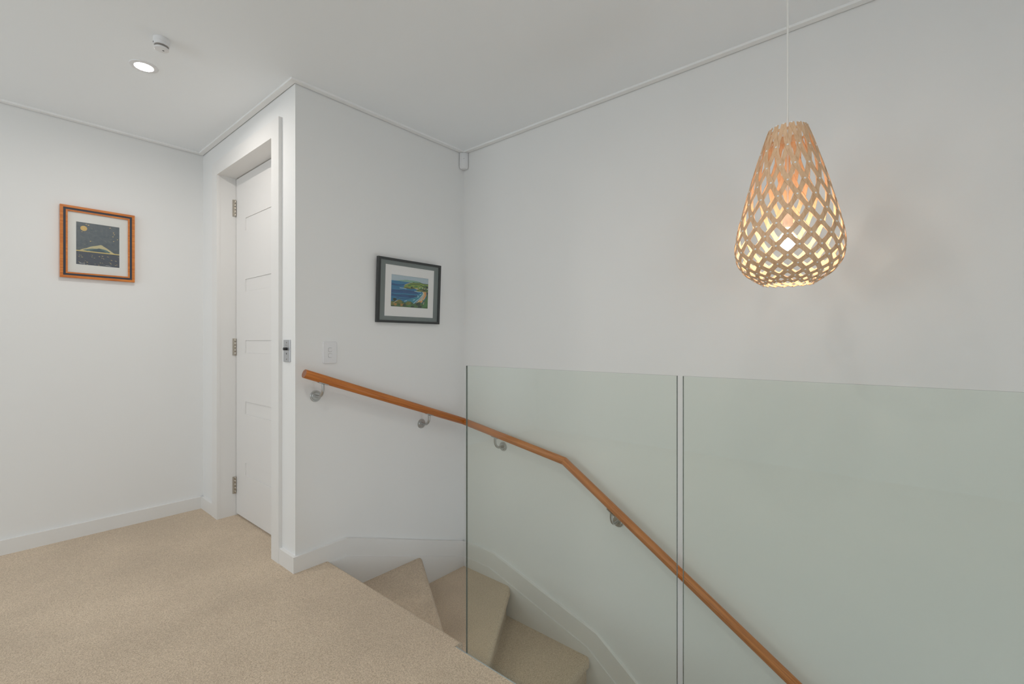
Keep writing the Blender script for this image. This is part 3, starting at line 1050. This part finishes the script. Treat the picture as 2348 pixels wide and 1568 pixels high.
pr.poly([(402, 690), (500, 700), (600, 725), (700, 770), (560, 765), (400, 745)], 'p2_sea')
pr.poly([(400, 760), (520, 772), (660, 778), (780, 790), (880, 822), (920, 850), (820, 850), (660, 836), (520, 830), (400, 820)], 'p2_sea_deep')
pr.poly([(397, 845), (500, 862), (600, 870), (700, 876), (800, 876), (870, 890), (860, 915), (760, 925), (640, 912), (520, 900), (396, 880)], 'p2_sea_deep')
pr.poly([(620, 985), (720, 960), (800, 930), (880, 900), (960, 840), (1000, 850), (940, 930), (850, 1010), (700, 1020)], 'p2_sea_teal')
pr.line([(410, 842), (470, 860), (540, 870), (600, 862), (660, 866), (720, 880), (800, 878), (860, 890), (900, 880)], 7, 'p2_sea_dark')
pr.line([(404, 676), (480, 688), (560, 690), (640, 680)], 8, 'p2_sea_dark')
pr.line([(440, 775), (560, 785), (700, 790), (820, 806), (900, 840)], 6, 'p2_sea_dark')
pr.line([(500, 910), (560, 930), (640, 938), (740, 925), (820, 905)], 6, 'p2_sea_dark')
pr.line([(720, 890), (800, 895), (870, 900)], 10, 'p2_sea_dark')
# headland
pr.poly([(625, 738), (650, 705), (660, 680), (720, 664), (760, 650), (820, 640), (900, 648), (960, 660), (1000, 668), (1104, 680), (1100, 830), (1000, 815), (900, 808), (860, 800), (900, 770), (820, 748), (760, 760), (700, 745)], 'p2_land')
pr.poly([(640, 735), (690, 715), (740, 735), (790, 720), (860, 745), (820, 755), (770, 760), (700, 745)], 'p2_land_olive')
pr.line([(750, 665), (850, 680), (930, 680), (980, 705), (1030, 745)], 11, 'p2_land_dark')
pr.line([(800, 640), (870, 652), (940, 650), (1000, 668), (1100, 680)], 10, 'p2_land_dark')
pr.line([(630, 738), (700, 746), (770, 760), (830, 750)], 7, 'p2_land_dark')
pr.line([(640, 690), (720, 655), (760, 648)], 6, 'p2_sand')
pr.poly([(870, 805), (920, 760), (970, 738), (1040, 750), (1102, 740), (1100, 830), (1010, 818), (940, 806)], 'p2_land_olive')
for x, y, rx, ry, m in ((1040, 715, 40, 20, 'p2_bush'), (1080, 735, 30, 18, 'p2_bush_dark'), (960, 765, 26, 18, 'p2_bush'), (1020, 785, 34, 20, 'p2_bush_dark'), (1070, 790, 26, 22, 'p2_bush'), (780, 735, 20, 16, 'p2_bush_dark'), (740, 690, 34, 12, 'p2_bush_bright'), (860, 715, 34, 12, 'p2_bush_bright'), (900, 790, 18, 10, 'p2_bush')):
    pr.blob(x, y, rx, ry, m)
pr.poly([(830, 752), (880, 748), (910, 758), (880, 770)], 'p2_sand')
for x, y in ((935, 742), (985, 745), (1030, 762), (1080, 765)): pr.blob(x, y, 14, 6, 'p2_surf', 6)
# beach
pr.poly([(985, 816), (1060, 822), (1060, 880), (1030, 940), (975, 1010), (900, 1045), (815, 1050), (880, 1000), (950, 930), (1000, 860)], 'p2_sand')
pr.poly([(1020, 830), (1058, 824), (1056, 880), (1000, 950), (985, 940), (1030, 880)], 'p2_sand_orange')
pr.poly([(930, 985), (980, 985), (960, 1025), (900, 1020)], 'p2_sand_orange')
pr.poly([(1000, 870), (1020, 860), (1000, 930), (940, 990), (930, 975)], 'p2_sand_grey')
for seg in ([(985, 818), (1000, 850), (960, 905), (900, 960), (830, 1010), (800, 1045)], [(560, 738), (620, 744), (680, 756)], [(830, 800), (890, 812), (960, 818)], [(890, 880), (905, 900), (890, 920)], [(930, 870), (965, 850)], [(640, 985), (690, 970)], [(800, 968), (840, 955)], [(850, 1000), (890, 960)]):
    pr.line(seg, 8, 'p2_surf')
# foreground trees
pr.poly([(390, 990), (430, 975), (500, 985), (560, 952), (610, 985), (640, 1012), (700, 995), (750, 985), (790, 1010), (830, 1050), (880, 1010), (930, 1000), (980, 1030), (1050, 940), (1100, 870), (1090, 1130), (390, 1083)], 'p2_bush')
for x, y, rx, ry, m in ((420, 1030, 32, 34, 'p2_land_olive'), (470, 950, 32, 26, 'p2_bush_dark'), (550, 1000, 50, 40, 'p2_land_olive'), (600, 1050, 34, 26, 'p2_ochre'), (480, 1040, 30, 26, 'p2_ochre'), (640, 1060, 30, 22, 'p2_bush_dark'), (720, 1030, 54, 40, 'p2_land_olive'), (740, 1070, 40, 20, 'p2_bush_bright'), (790, 1085, 36, 16, 'p2_bush_dark'), (860, 1060, 50, 40, 'p2_bush'), (900, 1040, 46, 26, 'p2_bush_dark'), (930, 1090, 50, 22, 'p2_bush_dark'), (1040, 1060, 40, 40, 'p2_bush_bright'), (1060, 980, 36, 44, 'p2_bush_bright'), (1080, 900, 18, 50, 'p2_bush'), (1000, 1095, 30, 20, 'p2_bush_bright'), (1070, 1105, 26, 18, 'p2_bush'), (1080, 850, 14, 24, 'p2_bush_dark'), (530, 1055, 26, 24, 'p2_bush'), (430, 1070, 30, 12, 'p2_bush_dark')):
    pr.blob(x, y, rx, ry, m)
pr.line([(990, 960), (995, 1010)], 14, 'p2_bush'); pr.line([(1000, 1050), (1015, 1005)], 12, 'p2_sand_grey')
pr.line([(440, 1020), (480, 990), (520, 965)], 8, 'p2_sand'); pr.line([(500, 1000), (545, 1030), (570, 1060)], 6, 'p2_bush_dark'); pr.line([(640, 1015), (660, 1060)], 6, 'p2_bush_dark'); pr.line([(780, 1010), (770, 1050)], 6, 'p2_bush_dark')
o = pr.build(p2); o.location = (0, -.0078, hh)
bm = up2(bbox((-hw + .0168, hw - .0168, -.0142, -.0132, -hh + .0133, hh - .0133)))
link('glazing', bm, 'picture_glass', p2)
